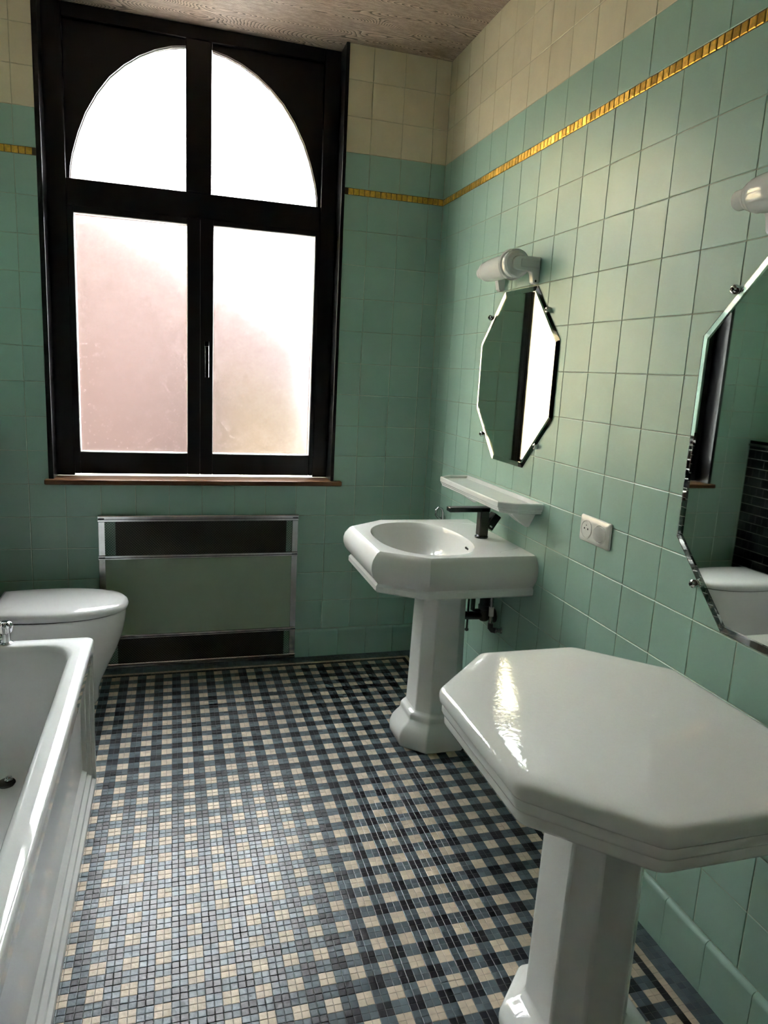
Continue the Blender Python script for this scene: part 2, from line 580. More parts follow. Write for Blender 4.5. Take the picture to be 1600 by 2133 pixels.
# ------------------------------------------------------------------ mosaic floor
P = 0.019575
def mosaic_kind(x, y):
    """x, y: distances from the right and the window wall; returns 0 grey green, 1 black, 2 cream"""
    dr, db = x, y
    # border strips follow both walls
    b = min(dr - 0.0, db - 0.008)
    k = b / P
    if b < 0.0705: return 0
    if b < 0.0705 + P * 0.999: return 2
    if b < 0.0705 + 2 * P * 0.999: return 1
    i = int(math.floor((dr - 0.108) / P / 2)); j = int(math.floor((db - 0.1175) / P / 2))
    if i % 2 == 0 and j % 2 == 0: return 2
    if i % 2 == 1 and j % 2 == 1: return 1
    return 0

def mosaic_tile_mesh(m):
    bm = bmesh.new()
    a = P / 2 - 0.00045
    e = 0.0014
    def ring(k, z): return [(-k, -k, z), (k, -k, z), (k, k, z), (-k, k, z)]
    add_loft(bm, [ring(a, -0.004), ring(a, -0.0005), ring(a - e, 0.0)], False, True)
    bmesh.ops.recalc_face_normals(bm, faces=bm.faces[:])
    me = bpy.data.meshes.new('mosaic_tile')
    bm.to_mesh(me); bm.free()
    me.materials.append(m)
    return me
mos = [mosaic_tile_mesh(m) for m in (m_ft, m_fb, m_fc)]
offx = 0.108 - math.floor(0.108 / P) * P
offy = 0.1175 - math.floor(0.1175 / P) * P
cells = []
nx = int((-XL - 0.0) / P) + 1
ny = int((-YF) / P) + 1
for i in range(-1, nx):
    for j in range(-1, ny):
        cx, cy = offx + (i + 0.5) * P, offy + (j + 0.5) * P
        if cx < 0.004 or cy < 0.004 or cx > -XL - 0.005 or cy > -YF: continue
        cells.append((cx, cy, mosaic_kind(cx, cy)))
cand = []
for n, (cx, cy, k) in enumerate(cells):
    u, v, d = px((-cx, -cy, 0))
    if d > 0.3 and 130 < u < 1020 and v < 2133 and cx < 1.52:
        cand.append((d, n))
cand.sort()
single = set(n for d, n in cand[:300])
verts, faces, mis, rv = [], [], [], []
t_v = np.array([tuple(v.co) for v in mos[0].vertices])
t_f = [list(p.vertices) for p in mos[0].polygons]
for n, (cx, cy, k) in enumerate(cells):
    tx, ty, dz = random.gauss(0, 0.008), random.gauss(0, 0.008), random.gauss(0, 0.00025)
    if n in single:
        o = bpy.data.objects.new('mosaic_tile', mos[k])
        C.objects.link(o)
        o.parent = floor
        o.location = (-cx, -cy, dz)
        o.rotation_euler = (tx, ty, random.gauss(0, 0.012))
    else:
        b0 = len(verts)
        for p in t_v:
            verts.append((-cx + p[0], -cy + p[1], dz + p[2] + p[1] * tx - p[0] * ty))
        r0 = random.random()
        for f in t_f:
            faces.append([b0 + q for q in f]); mis.append(k); rv.append(r0)
me = bpy.data.meshes.new('mosaic_field')
me.from_pydata(verts, [], faces)
for m in (m_ft, m_fb, m_fc): me.materials.append(m)
me.polygons.foreach_set('material_index', mis)
at = me.attributes.new('rnd', 'FLOAT', 'FACE'); at.data.foreach_set('value', rv)
me.update()
o = bpy.data.objects.new('mosaic_field', me); C.objects.link(o); o.parent = floor
tag(o, kind='stuff')

# ------------------------------------------------------------------ window
win = empty('window_1', (-1.15, 0.1, 0.934), kind='structure')
win['label'] = 'tall black framed window with arched top lights and frosted panes'
F0, F1 = 0.105, 0.175                       # front and back of the frame
box('jamb_lining', WX0 - 0.006, WX0 + 0.015, -0.006, F1, 0.93, ZC, m_frame, win, 0.002)
box('jamb_lining', WX1 - 0.014, WX1 + 0.002, -0.006, F1, 0.93, ZC, m_frame, win, 0.002)
XA, XB = WX0 + 0.012, WX1 - 0.012
XM0, XM1 = -1.205, -1.092                   # middle post
# frame members
box('frame_stile', XA, -1.716, F0, F1, 0.936, ZC, m_frame, win, 0.003)
box('frame_stile', -0.585, XB, F0, F1, 0.936, ZC, m_frame, win, 0.003)
box('frame_head', -1.716, -0.585, F0, F1, 2.883, ZC, m_frame, win, 0.003)
box('transom', -1.716, -0.585, F0 - 0.004, F1, 2.135, 2.249, m_frame, win, 0.004)
box('mullion', -1.2105, -1.0975, F0 - 0.006, F1, 2.249, 2.883, m_frame, win, 0.006, 3)
# arched lights: plate with an arched opening, glass behind
arch = [(0.553, 2.249), (0.550, 2.30), (0.540, 2.355), (0.514, 2.444), (0.480, 2.530), (0.434, 2.612), (0.380, 2.685), (0.320, 2.742), (0.255, 2.789), (0.188, 2.824), (0.12, 2.848), (0.0565, 2.860)]
def arch_plate(sx):
    """spandrel between the arched opening and its rectangular frame"""
    xc = -1.1505
    bm = bmesh.new()
    y0, y1 = F0 + 0.022, F1
    inner = [(xc + sx * a, z) for a, z in arch]
    outer = []
    for a, z in arch:
        ang = math.atan2(z - 2.249, a)
        t = min((0.566) / max(math.cos(ang), 1e-6), 0.634 / max(math.sin(ang), 1e-6))
        outer.append((xc + sx * min(0.566, t * math.cos(ang)), 2.249 + min(0.634, t * math.sin(ang))))
    outer[-1] = (inner[-1][0], 2.883)
    q = [[bm.verts.new((x, y, z)) for x, z in pts] for y in (y0, y1) for pts in (inner, outer)]
    n = len(inner)
    for k in range(n - 1):
        bm.faces.new((q[0][k], q[0][k + 1], q[1][k + 1], q[1][k]))
        bm.faces.new((q[2][k], q[3][k], q[3][k + 1], q[2][k + 1]))
        bm.faces.new((q[0][k], q[2][k], q[2][k + 1], q[0][k + 1]))
        bm.faces.new((q[1][k], q[1][k + 1], q[3][k + 1], q[3][k]))
    # the corner between the two straight outer runs
    return bm, inner, y0, y1
for sx in (-1, 1):
    bm, inner, y0, y1 = arch_plate(sx)
    # fill the square corner
    xc = -1.1505
    cx = xc + sx * 0.566
    for k in range(len(arch) - 1):
        pass
    finish('arch_spandrel', bm, m_frame, win)
    # corner block completing the rectangle
    box('spandrel_corner', min(cx, xc + sx * 0.44), max(cx, xc + sx * 0.44), F0 + 0.0225, F1 - 0.001, 2.70, 2.884, m_frame, win)
    box('spandrel_corner', min(cx, xc + sx * 0.535), max(cx, xc + sx * 0.535), F0 + 0.0225, F1 - 0.001, 2.55, 2.884, m_frame, win)
    bm = bmesh.new()
    pts = [(x - sx * 0.0, z) for x, z in inner]
    pts = [(xc + sx * (a + 0.004), z) for a, z in arch]
    poly = pts + [(xc + sx * 0.048, 2.864), (xc + sx * 0.048, 2.245), (xc + sx * 0.557, 2.245)]
    add_loft(bm, [[(x, 0.150, z) for x, z in poly], [(x, 0.154, z) for x, z in poly]])
    finish('arched_pane', bm, m_glass, win)
    # thin bead round the arch, daylight on its edge put into the pale colour
    bm = bmesh.new()
    add_tube(bm, [(x - sx * 0.001, 0.147, z) for x, z in inner], 0.0028, 8)
    finish('painted_lit_arch_bead', bm, m_lit_bead, win, 40)
# sashes
def sash(x0, x1, gx0, gx1, gz0, gz1):
    s = empty('sash', ((x0 + x1) / 2, F0, 0.94), parent=win)
    s.parent = win
    s.matrix_parent_inverse = Matrix.Translation(win.location).inverted()
    y0, y1 = F0 - 0.003, F1 - 0.01
    def part(nm, *a, **k):
        o = box(nm, *a, **k)
        o.parent = s
        o.matrix_parent_inverse = Matrix.Translation(s.location).inverted()
        return o
    part('sash_stile', x0, gx0, y0, y1, 0.945, 2.137, m_frame, None, bevel=0.003)
    part('sash_stile', gx1, x1, y0, y1, 0.945, 2.137, m_frame, None, bevel=0.003)
    part('sash_rail', gx0, gx1, y0, y1, 0.945, gz0, m_frame, None, bevel=0.003)
    part('sash_rail', gx0, gx1, y0, y1, gz1, 2.137, m_frame, None, bevel=0.003)
    part('pane', gx0 - 0.004, gx1 + 0.004, 0.140, 0.144, gz0 - 0.004, gz1 + 0.004, m_glass, None)
    e, d0, d1 = 0.0022, 0.108, 0.137  # strips coloured pale for the daylight on the sash's inner sides
    part('painted_lit_bead', gx0, gx0 + e, d0, d1, gz0, gz1, m_lit_bead, None)
    part('painted_lit_bead', gx1 - e, gx1, d0, d1, gz0, gz1, m_lit_bead, None)
    part('painted_lit_bead', gx0, gx1, d0, d1, gz0, gz0 + e, m_lit_bead, None)
    part('painted_lit_bead', gx0, gx1, d0, d1, gz1 - e, gz1, m_lit_bead, None)
    return s
s1 = sash(-1.716, -1.147, -1.690, -1.2050, 1.0480, 2.1095)
s2 = sash(-1.146, -0.585, -1.0870, -0.6055, 1.0480, 2.1145)
hd = empty('window_handle', (-1.117, F0, 1.56), parent=win)
hd.parent = win; hd.matrix_parent_inverse = Matrix.Translation(win.location).inverted()
def sub(o, par):
    o.parent = par; o.matrix_parent_inverse = Matrix.Translation(par.location).inverted(); return o
sub(box('handle_rosette', -1.129, -1.105, F0 - 0.012, F0 - 0.002, 1.525, 1.590, m_black, None, 0.004), hd)
bm = bmesh.new()
add_box(bm, -1.124, -1.110, F0 - 0.052, F0 - 0.010, 1.549, 1.563)
add_box(bm, -1.126, -1.108, F0 - 0.056, F0 - 0.040, 1.418, 1.565)
sub(finish('handle_grip', bm, m_black, None, 35, 0.004), hd)
box('window_sill', -1.830, -0.457, -0.034, F0 + 0.01, 0.9115, 0.9355, m_sill, win, 0.006, 3)

# ------------------------------------------------------------------ far washbasin on its pedestal
def octagon(cx, cy, hx, hy, c, c2=None):
    c2 = c if c2 is None else c2
    return [(cx - hx, cy - hy + c2), (cx - hx + c, cy - hy), (cx + hx - c, cy - hy), (cx + hx, cy - hy + c2),
            (cx + hx, cy + hy - c2), (cx + hx - c, cy + hy), (cx - hx + c, cy + hy), (cx - hx, cy + hy - c2)]

def pedestal(parent, cx, cy, top, bhx, bhy, bc, ring, cap):
    bm = bmesh.new()
    col = octagon(cx, cy, 0.0925, 0.1025, 0.0445, 0.0445)
    big = octagon(cx, cy, bhx, bhy, bc, bc)
    def mix(a, b, t): return [(p[0] * (1 - t) + q[0] * t, p[1] * (1 - t) + q[1] * t) for p, q in zip(a, b)]
    prof = []
    if ring:
        prof = [(0.0, 0.90), (0.012, 0.97), (0.035, 1.0), (0.055, 0.97), (0.078, 0.84), (0.095, 0.64), (0.104, 0.50), (0.108, 0.47), (0.112, 0.42), (0.132, 0.40), (0.138, 0.34), (0.146, 0.14), (0.152, 0.10)]
    else:
        prof = [(0.0, 0.93), (0.015, 0.99), (0.032, 1.0), (0.043, 0.97), (0.051, 0.88), (0.062, 0.55), (0.072, 0.28), (0.080, 0.12), (0.090, 0.08)]
    loops = [[(x, y, z) for x, y in mix(col, big, t)] for z, t in prof]
    flare = [(0.30, 0.055), (0.50, 0.0), (top - 0.09, -0.04), (top - 0.075, -0.02), (top - 0.06, 0.10 if cap else -0.04), (top - 0.045, 0.20 if cap else -0.04), (top, 0.22 if cap else -0.04)]
    loops += [[(x, y, z) for x, y in mix(col, big, t)] for z, t in flare]
    add_loft(bm, loops)
    return finish('pedestal', bm, m_porc, parent, 28, 0.006, 3)

FH = 0.857
fs = empty('washbasin', (-0.25, -0.908, 0), 'white washbasin with black tap on a faceted pedestal under the shelf', 'washbasin', 'pedestal basins')
pedestal(fs, -0.236, -0.910, 0.70, 0.164, 0.156, 0.085, True, True)
def basin():
    cy = -0.908
    base = [(-0.002, cy + 0.330), (-0.412, cy + 0.330), (-0.572, cy + 0.212), (-0.572, cy - 0.212), (-0.412, cy - 0.330), (-0.002, cy - 0.330)]
    fixed = (5,)                                   # the edge at the wall
    bc = (-0.320, cy)                              # bowl centre
    corners = base
    ang = [math.atan2(y - bc[1], x - bc[0]) for x, y in base]
    NA = 72
    angs = [2 * math.pi * k / NA - math.pi for k in range(NA)]
    for a in ang:                                  # snap the nearest sample to each corner
        k = min(range(NA), key=lambda q: abs((angs[q] - a + math.pi) % (2 * math.pi) - math.pi))
        angs[k] = a
    angs.sort()
    def ring_at(off, z):
        Pq = offset_poly(base, off, fixed)
        # corner directions of the offset polygon replace those of the base polygon
        out = []
        for a in angs:
            hit = None
            for i, b in enumerate(ang):
                if abs(a - b) < 1e-9: hit = Pq[i]
            if hit is None: hit = ray_poly(bc, a, Pq)
            out.append((min(hit[0], -0.002), hit[1], z))
        return out
    def bowl_ring(s, z, sh=0.0):
        out = []
        for a in angs:
            c, sn = math.cos(a), math.sin(a)
            hx = 0.165 if c > 0 else 0.200          # flatter towards the tap
            hy = 0.275
            n = 2.3
            r = (abs(c / hx) ** n + abs(sn / hy) ** n) ** (-1 / n)
            out.append((bc[0] + sh + s * r * c, bc[1] + s * r * sn, z))
        return out
    bm = bmesh.new()
    loops = []
    # bowl from its bottom up, deck, then down the outside
    for s, z, sh in ((0.10, 0.712, 0.0), (0.35, 0.714, 0), (0.60, 0.722, 0), (0.76, 0.740, 0), (0.87, 0.772, 0), (0.935, 0.806, 0), (0.972, 0.836, 0), (0.992, 0.850, 0), (1.012, 0.856, 0), (1.045, FH + 0.0005, 0)):
        loops.append(bowl_ring(s, z, sh))
    for off, z in ((-0.020, FH + 0.002), (-0.008, FH + 0.001), (0.000, FH - 0.004), (0.008, FH - 0.013), (0.018, FH - 0.028), (0.023, FH - 0.046), (0.023, FH - 0.066), (0.016, FH - 0.088), (0.006, FH - 0.104), (-0.003, FH - 0.114), (-0.007, FH - 0.120), (-0.003, FH - 0.124), (0.000, FH - 0.128), (0.000, FH - 0.146), (-0.006, FH - 0.152), (-0.030, FH - 0.158), (-0.075, FH - 0.168), (-0.12, FH - 0.185)):
        loops.append(ring_at(off, z))
    add_loft(bm, loops)
    return finish('basin', bm, m_porc, fs, 27)
basin()
box('overflow_slot', -0.168, -0.148, -0.998, -0.965, 0.822, 0.829, m_hole, fs)
lathe('drain', (-0.32, -0.908, 0.710), (0, 0, 1), [(0, 0.03), (0.004, 0.03), (0.006, 0.022)], m_chrome, fs)
# moulded ridges on the deck
for s in (-1, 1):
    tube('deck_ridge', [(-0.016, -0.908 + s * 0.215, FH - 0.0035), (-0.115, -0.908 + s * 0.262, FH - 0.004)], [0.0075, 0.0065], m_porc, fs, 10)
# black tap
fa = empty('faucet', (-0.088, -0.935, FH), parent=fs)
sub(fa, fs)
def on_faucet(o):
    o.parent = fa; o.matrix_parent_inverse = (Matrix.Translation(fs.location) @ Matrix.Translation(Vector(fa.location) - Vector(fs.location))).inverted(); return o
on_faucet(lathe('tap_base', (-0.088, -0.935, FH - 0.002), (0, 0, 1), [(0, 0.026), (0.010, 0.027), (0.014, 0.021), (0.016, 0.019)], m_black))
on_faucet(box('tap_column', -0.106, -0.068, -0.955, -0.915, FH + 0.010, FH + 0.126, m_black, None, 0.004))
on_faucet(box('spout', -0.238, -0.066, -0.955, -0.915, FH + 0.108, FH + 0.127, m_black, None, 0.003))
bm = bmesh.new()
add_box(bm, -0.018, 0.018, -0.021, 0.021, -0.030, 0.036)
lv = finish('lever', bm, m_black, None, 35, 0.004)
lv.matrix_world = Matrix.Translation((-0.050, -0.935, FH + 0.066)) @ Matrix.Rotation(math.radians(33), 4, 'Y')
mwl = lv.matrix_world.copy(); lv.parent = fa; bpy.context.view_layer.update(); lv.matrix_world = mwl
rg = lathe('lever_ring', (-0.060, -0.935, FH + 0.048), (0.545, 0, 0.839), [(0, 0.0215), (0.003, 0.0222), (0.006, 0.0215)], m_chrome)
on_faucet(rg)

# waste and supply pipes below the basin
wp = empty('drain_pipe', (-0.10, -0.93, 0.42), 'black drain pipe and trap between basin and wall', 'pipe')
tube('waste_pipe', [(-0.150, -0.918, 0.530), (-0.12, -0.925, 0.528), (-0.05, -0.930, 0.526), (0.002, -0.932, 0.525)], 0.017, m_blkplastic, wp)
lathe('trap_body', (-0.046, -0.930, 0.505), (0, 0, 1), [(0, 0.016), (0.006, 0.022), (0.05, 0.022), (0.052, 0.026), (0.066, 0.026), (0.068, 0.021), (0.178, 0.021)], m_blkplastic, wp)
lathe('wall_flange', (0.001, -0.932, 0.525), (-1, 0, 0), [(0, 0.030), (0.004, 0.030), (0.008, 0.022)], m_blkplastic, wp)
tube('pop_up_rod', [(-0.118, -0.93, 0.672), (-0.118, -0.93, 0.470)], 0.0045, m_blkplastic, wp, 8)
lathe('rod_end', (-0.118, -0.93, 0.462), (0, 0, 1), [(0, 0.003), (0.004, 0.008), (0.010, 0.008), (0.014, 0.004)], m_blkplastic, wp, 12)
tube('valve_body', [(-0.098, -0.93, 0.674), (-0.098, -0.93, 0.555), (-0.085, -0.93, 0.548), (-0.055, -0.93, 0.548)], 0.009, m_blkplastic, wp)
sp = empty('supply_hose', (-0.02, -1.0, 0.5), 'short ribbed chrome supply hose with dark elbow below the basin', 'hose')
hb = bmesh.new()
pts, rs = [], []
for k in range(33):
    t = k / 32
    pts.append((-0.040 + 0.004 * t, -0.985 + 0.012 * t, 0.498 + 0.188 * t)); rs.append(0.0072 + (0.0014 if k % 2 else 0))
add_tube(hb, pts, rs, 12)
finish('hose', hb, m_chrome_old, sp, 40)
tube('hose_sleeve', [(-0.0385, -0.981, 0.540), (-0.0375, -0.978, 0.578)], 0.0105, m_plate, sp)
tube('elbow', [(-0.040, -0.986, 0.512), (-0.040, -0.987, 0.492), (-0.034, -0.992, 0.485), (-0.022, -1.002, 0.485)], 0.0115, m_blkplastic, sp)
lathe('wall_connector', (-0.024, -1.001, 0.486), (0.95, -0.31, 0), [(0, 0.009), (0.006, 0.010), (0.008, 0.008), (0.013, 0.010), (0.018, 0.009), (0.020, 0.013), (0.026, 0.014)], m_chrome_old, sp)

# ------------------------------------------------------------------ near octagonal slab basin on its pedestal
ns = empty('washbasin', (-0.386, -2.291, 0), 'flat white octagonal basin top with stepped edge on a faceted pedestal', 'washbasin', 'pedestal basins')
NH = 0.800
pedestal(ns, -0.386, -2.291, NH - 0.085, 0.163, 0.160, 0.104, False, False)
def slab():
    base = octagon(-0.3860, -2.2905, 0.3150, 0.3735, 0.181, 0.181)
    bm = bmesh.new()
    loops = []
    k = 0.95
    for off, z in ((-0.28, 0.0015), (-0.22, 0.0015), (-0.15, 0.0015), (-0.09, 0.0015), (-0.055, 0.0015), (-0.020, 0.0015), (-0.010, 0), (-0.004, -0.0025), (0.0, -0.008), (0.001, -0.020), (-0.001, -0.031), (-0.0055, -0.0375), (-0.0075, -0.039), (-0.0065, -0.041), (-0.0065, -0.055), (-0.010, -0.063), (-0.0140, -0.0660), (-0.0130, -0.068), (-0.0130, -0.084), (-0.017, -0.092), (-0.026, -0.096), (-0.10, -0.097)):
        loops.append([(x, y, NH + z * k) for x, y in offset_poly(base, off)])
    # subdivide the loops so that corners can be rounded
    def dense(lp):
        out = []
        n = len(lp)
        for i in range(n):
            p0, p1, p2 = Vector(lp[i - 1]), Vector(lp[i]), Vector(lp[(i + 1) % n])
            r = min(0.016, 0.3 * min((p0 - p1).length, (p2 - p1).length))
            a = p1 + (p0 - p1).normalized() * r
            b = p1 + (p2 - p1).normalized() * r
            for k in range(5):
                t = k / 4
                out.append(a * (1 - t) ** 2 + p1 * 2 * t * (1 - t) + b * t * t)
        return out
    add_loft(bm, [dense(l) for l in loops])
    return finish('basin_top', bm, m_porc2, ns, 50)
slab()

# ------------------------------------------------------------------ shelf over the far basin
sh = empty('wall_shelf', (-0.07, -0.905, 1.0), 'white porcelain wall shelf with stepped edge above the washbasin', 'shelf')
def shelf():
    cy = -0.905
    base = [(0.0, cy + 0.345), (-0.098, cy + 0.345), (-0.156, cy + 0.293), (-0.156, cy - 0.293), (-0.098, cy - 0.345), (0.0, cy - 0.345)]
    bm = bmesh.new()
    loops = []
    for off, z in ((-0.030, 1.043), (-0.016, 1.043), (-0.012, 1.050), (-0.009, 1.0545), (-0.003, 1.0555), (0.0, 1.052), (0.0, 1.034), (-0.004, 1.032), (-0.0045, 1.026), (-0.009, 1.024), (-0.0095, 1.017), (-0.014, 1.014), (-0.03, 1.012)):
        Pq = offset_poly(base, off, () if off < -0.008 and z > 1.03 else (5,))
        loops.append([(x, y, z) for x, y in Pq])
    add_loft(bm, loops)
    finish('shelf_board', bm, m_porc, sh, 30, 0.0015, 2)
    for by in (cy - 0.245, cy + 0.245):
        bm = bmesh.new()
        a = 0.058
        top = [(0, by + a, 1.016), (-0.105, by + a * 0.75, 1.016), (-0.105, by - a * 0.75, 1.016), (0, by - a, 1.016)]
        mid = [(0, by + a * 0.45, 0.972), (-0.050, by + a * 0.25, 0.972), (-0.050, by - a * 0.25, 0.972), (0, by - a * 0.45, 0.972)]
        bot = [(0, by + 0.010, 0.950), (-0.012, by + 0.006, 0.949), (-0.012, by - 0.006, 0.949), (0, by - 0.010, 0.950)]
        add_loft(bm, [top, mid, bot])
        finish('shelf_bracket', bm, m_porc, sh, 30, 0.004, 2)
shelf()

# ------------------------------------------------------------------ mirrors
def mirror(cy, z0, z1, hy, cyh, czh, label):
    """octagonal bevelled mirror; hy half width, cyh / czh: size of the cut corners"""
    t = empty('mirror', (0, cy, z0), label, 'mirror', 'octagonal wall mirrors')
    P8 = [(cy - hy, z0 + czh), (cy - hy + cyh, z0), (cy + hy - cyh, z0), (cy + hy, z0 + czh),
          (cy + hy, z1 - czh), (cy + hy - cyh, z1), (cy - hy + cyh, z1), (cy - hy, z1 - czh)]
    bm = bmesh.new()
    back = [(-0.0008, y, z) for y, z in P8]
    edge = [(-0.0038, y, z) for y, z in P8]
    face = [(-0.0078, y, z) for y, z in offset_poly(P8, -0.019)]
    L = add_loft(bm, [back, edge, face])
    for f in bm.faces:                     # silvered back, clear glass in front with a cut rim
        f.material_index = 1 if min(v.co.x for v in f.verts) > -0.001 else 0
    finish('mirror_glass', bm, [m_mglass, m_mirror], t)
    for sy in (-1, 1):
        for sz in (-1, 1):
            y = cy + sy * (hy - cyh / 2); z = (z0 + czh / 2) if sz < 0 else (z1 - czh / 2)
            dy, dz = sy * 0.0035, sz * 0.0035
            cl = lathe('clip', (0.001, y + dy * 1.6, z + dz * 1.6), (-1, 0, 0), [(0, 0.0095), (0.006, 0.0105), (0.012, 0.0115), (0.017, 0.0105), (0.020, 0.007), (0.0205, 0.001)], m_chrome, t, 18)
            sc = lathe('screw', (-0.0195, y + dy * 1.6, z + dz * 1.6), (-1, 0, 0), [(0, 0.0045), (0.002, 0.0045), (0.003, 0.003)], m_blkplastic, t, 10)
            sc.parent = cl
            sc.matrix_parent_inverse = Matrix.Identity(4)
    return t
mirror(-0.928, 1.160, 1.824, 0.328, 0.193, 0.196, 'small octagonal mirror with cut glass rim above the white shelf')
mirror(-2.285, 0.914, 1.812, 0.325, 0.197, 0.193, 'taller octagonal mirror with cut glass rim above the octagonal white basin top')

# ------------------------------------------------------------------ porcelain lamps above the mirrors
def lamp(cy, z, label):
    t = empty('wall_lamp', (0, cy, z - 0.07), label, 'lamp', 'porcelain lamps above the mirrors')
    ax = -0.082
    prof = [(-0.186, 0.016), (-0.185, 0.0205), (-0.183, 0.0215), (-0.156, 0.0220), (-0.155, 0.0245), (-0.152, 0.0275), (-0.146, 0.0295), (-0.144, 0.0285), (-0.141, 0.0325), (-0.130, 0.0365), (-0.126, 0.0360), (-0.110, 0.0395), (-0.06, 0.0425), (0.0, 0.0435), (0.05, 0.0435), (0.075, 0.0435), (0.082, 0.046), (0.086, 0.052), (0.094, 0.055), (0.102, 0.052), (0.106, 0.047), (0.118, 0.046), (0.122, 0.049), (0.134, 0.050), (0.142, 0.044), (0.146, 0.036)]
    prof = [(-a, r) for a, r in prof]
    lathe('lamp_body', (ax, cy, z), (0, 1, 0), sorted(prof), m_porc, t, 32, 25)
    for sy in (-1, 1):
        y0 = cy + sy * 0.128
        y1 = cy + sy * 0.158
        bm = bmesh.new()
        hz = 0.024
        prof2 = [(0.0, z + 0.020 + 0.004), (0.0, z - 0.022)]
        pts = [(0.0, z + 0.026), (ax, z + 0.026)]
        for k in range(1, 10):
            a = math.pi / 2 + math.pi * k / 10
            pts.append((ax + 0.026 * math.cos(a), z + 0.026 * math.sin(a)))
        pts += [(ax, z - 0.026), (-0.034, z - 0.026), (-0.030, z - 0.034), (-0.024, z - 0.062), (-0.018, z - 0.068), (-0.006, z - 0.068), (0.0, z - 0.062)]
        if sy > 0:
            pts = [(max(p[0], -0.055), p[1]) for p in pts]
        add_loft(bm, [[(x, y0, zz) for x, zz in pts], [(x, y1, zz) for x, zz in pts]])
        finish('lamp_arm', bm, m_porc, t, 30, 0.004, 3)
        if sy < 0:
            bm = bmesh.new()
            add_box(bm, ax + 0.004, -0.004, y1 - 0.004, y1 + 0.001, z - 0.014, z + 0.014)
            finish('arm_inset', bm, m_porc, t, 30, 0.004, 3)
        lathe('screw_hole', (-0.015, y1 + sy * 0.0005, z - 0.058), (0, sy, 0), [(-0.003, 0.004), (0.0006, 0.004)], m_hole, t, 12)
    return t
lamp(-0.905, 1.897, 'white porcelain strip lamp above the mirror over the shelf')
lamp(-2.292, 1.897, 'white porcelain strip lamp above the taller mirror')

# ------------------------------------------------------------------ socket and switch plate
so = empty('socket_plate', (0, -1.60, 0.99), 'white double wall plate with round power socket and rocker switch', 'socket')
def plate():
    y0, y1, z0, z1 = -1.674, -1.508, 0.990, 1.075
    bm = bmesh.new()
    def rr(d, x, r=0.006):
        pts = []
        a0, a1, b0, b1 = y0 + d, y1 - d, z0 + d, z1 - d
        for cx, cz, st in ((a1 - r, b1 - r, 0), (a0 + r, b1 - r, 1), (a0 + r, b0 + r, 2), (a1 - r, b0 + r, 3)):
            for k in range(5):
                an = (st + k / 4) * math.pi / 2
                pts.append((x, cx + r * math.cos(an), cz + r * math.sin(an)))
        return pts
    add_loft(bm, [rr(0.001, 0.0), rr(0.0, -0.004), rr(0.002, -0.0075), rr(0.009, -0.0115), rr(0.016, -0.0125)])
    finish('cover_plate', bm, m_plate, so, 30)
    ya, yb, zc = -1.553, -1.629, 1.0325
    lathe('socket_ring', (-0.0115, ya, zc), (-1, 0, 0), [(0, 0.0305), (0.0025, 0.0305), (0.003, 0.0275), (0.001, 0.026)], m_plate, so, 40)
    lathe('socket_face', (-0.011, ya, zc), (-1, 0, 0), [(0, 0.0265), (0.002, 0.0255), (0.0023, 0.020)], m_plate, so, 40)
    for dy, dz, r in ((0.0095, 0.002, 0.0032), (-0.0095, 0.002, 0.0032), (0.0, 0.013, 0.002)):
        lathe('socket_pin_hole', (-0.0128, ya + dy, zc + dz), (-1, 0, 0), [(0, r), (0.0009, r)], m_hole, so, 14)
    lathe('switch_ring', (-0.0115, yb, zc), (-1, 0, 0), [(0, 0.0305), (0.0025, 0.0305), (0.003, 0.0285), (0.001, 0.027)], m_plate, so, 40)
    bm = bmesh.new()
    lo = [(-0.012, yb + 0.0262 * math.cos(a), zc + 0.0262 * math.sin(a)) for a in [2 * math.pi * k / 40 for k in range(40)]]
    hi = [(-0.0175 - 0.0050 * (p[1] - yb) / 0.0262, yb + (p[1] - yb) * 0.93, zc + (p[2] - zc) * 0.93) for p in lo]
    add_loft(bm, [lo, hi])
    finish('rocker', bm, m_plate, so, 40)
plate()

# ------------------------------------------------------------------ chrome towel hook near the corner
th = empty('towel_hook', (0, -0.30, 0.80), 'small looped chrome towel hook on the tiles behind the washbasin', 'hook')
lathe('hook_rosette', (0.001, -0.300, 0.800), (-1, 0, 0), [(0, 0.018), (0.005, 0.018), (0.009, 0.010)], m_chrome, th)
tube('hook_loop', [(-0.004, -0.300, 0.800), (-0.030, -0.300, 0.803), (-0.045, -0.302, 0.820), (-0.046, -0.304, 0.842), (-0.034, -0.306, 0.856), (-0.018, -0.308, 0.850), (-0.012, -0.310, 0.832), (-0.012, -0.311, 0.790)], 0.0065, m_chrome, th)

# ------------------------------------------------------------------ radiator cover below the window
rc = empty('radiator_cover', (-1.14, -0.02, 0.0), 'chrome framed radiator cover with green panel between two dark mesh strips', 'radiator cover')
RX0, RX1 = -1.609, -0.673
YB, YFc = -0.0145, -0.040
def rail(nm, z0, z1, lines=2):
    bm = bmesh.new()
    h = (z1 - z0)
    prof = [(YB, z0), (YFc + 0.004, z0), (YFc, z0 + h * 0.12), (YFc, z0 + h * 0.34), (YFc + 0.006, z0 + h * 0.44), (YFc + 0.006, z0 + h * 0.56), (YFc, z0 + h * 0.66), (YFc, z0 + h * 0.88), (YFc + 0.004, z1), (YB, z1)]
    add_loft(bm, [[(RX0, y, z) for y, z in prof], [(RX1, y, z) for y, z in prof]])
    finish(nm, bm, m_chrome_old, rc, 25)
rail('top_rail', 0.738, 0.768)
rail('mesh_rail', 0.556, 0.578)
rail('mesh_rail', 0.160, 0.180)
rail('bottom_rail', 0.010, 0.034)
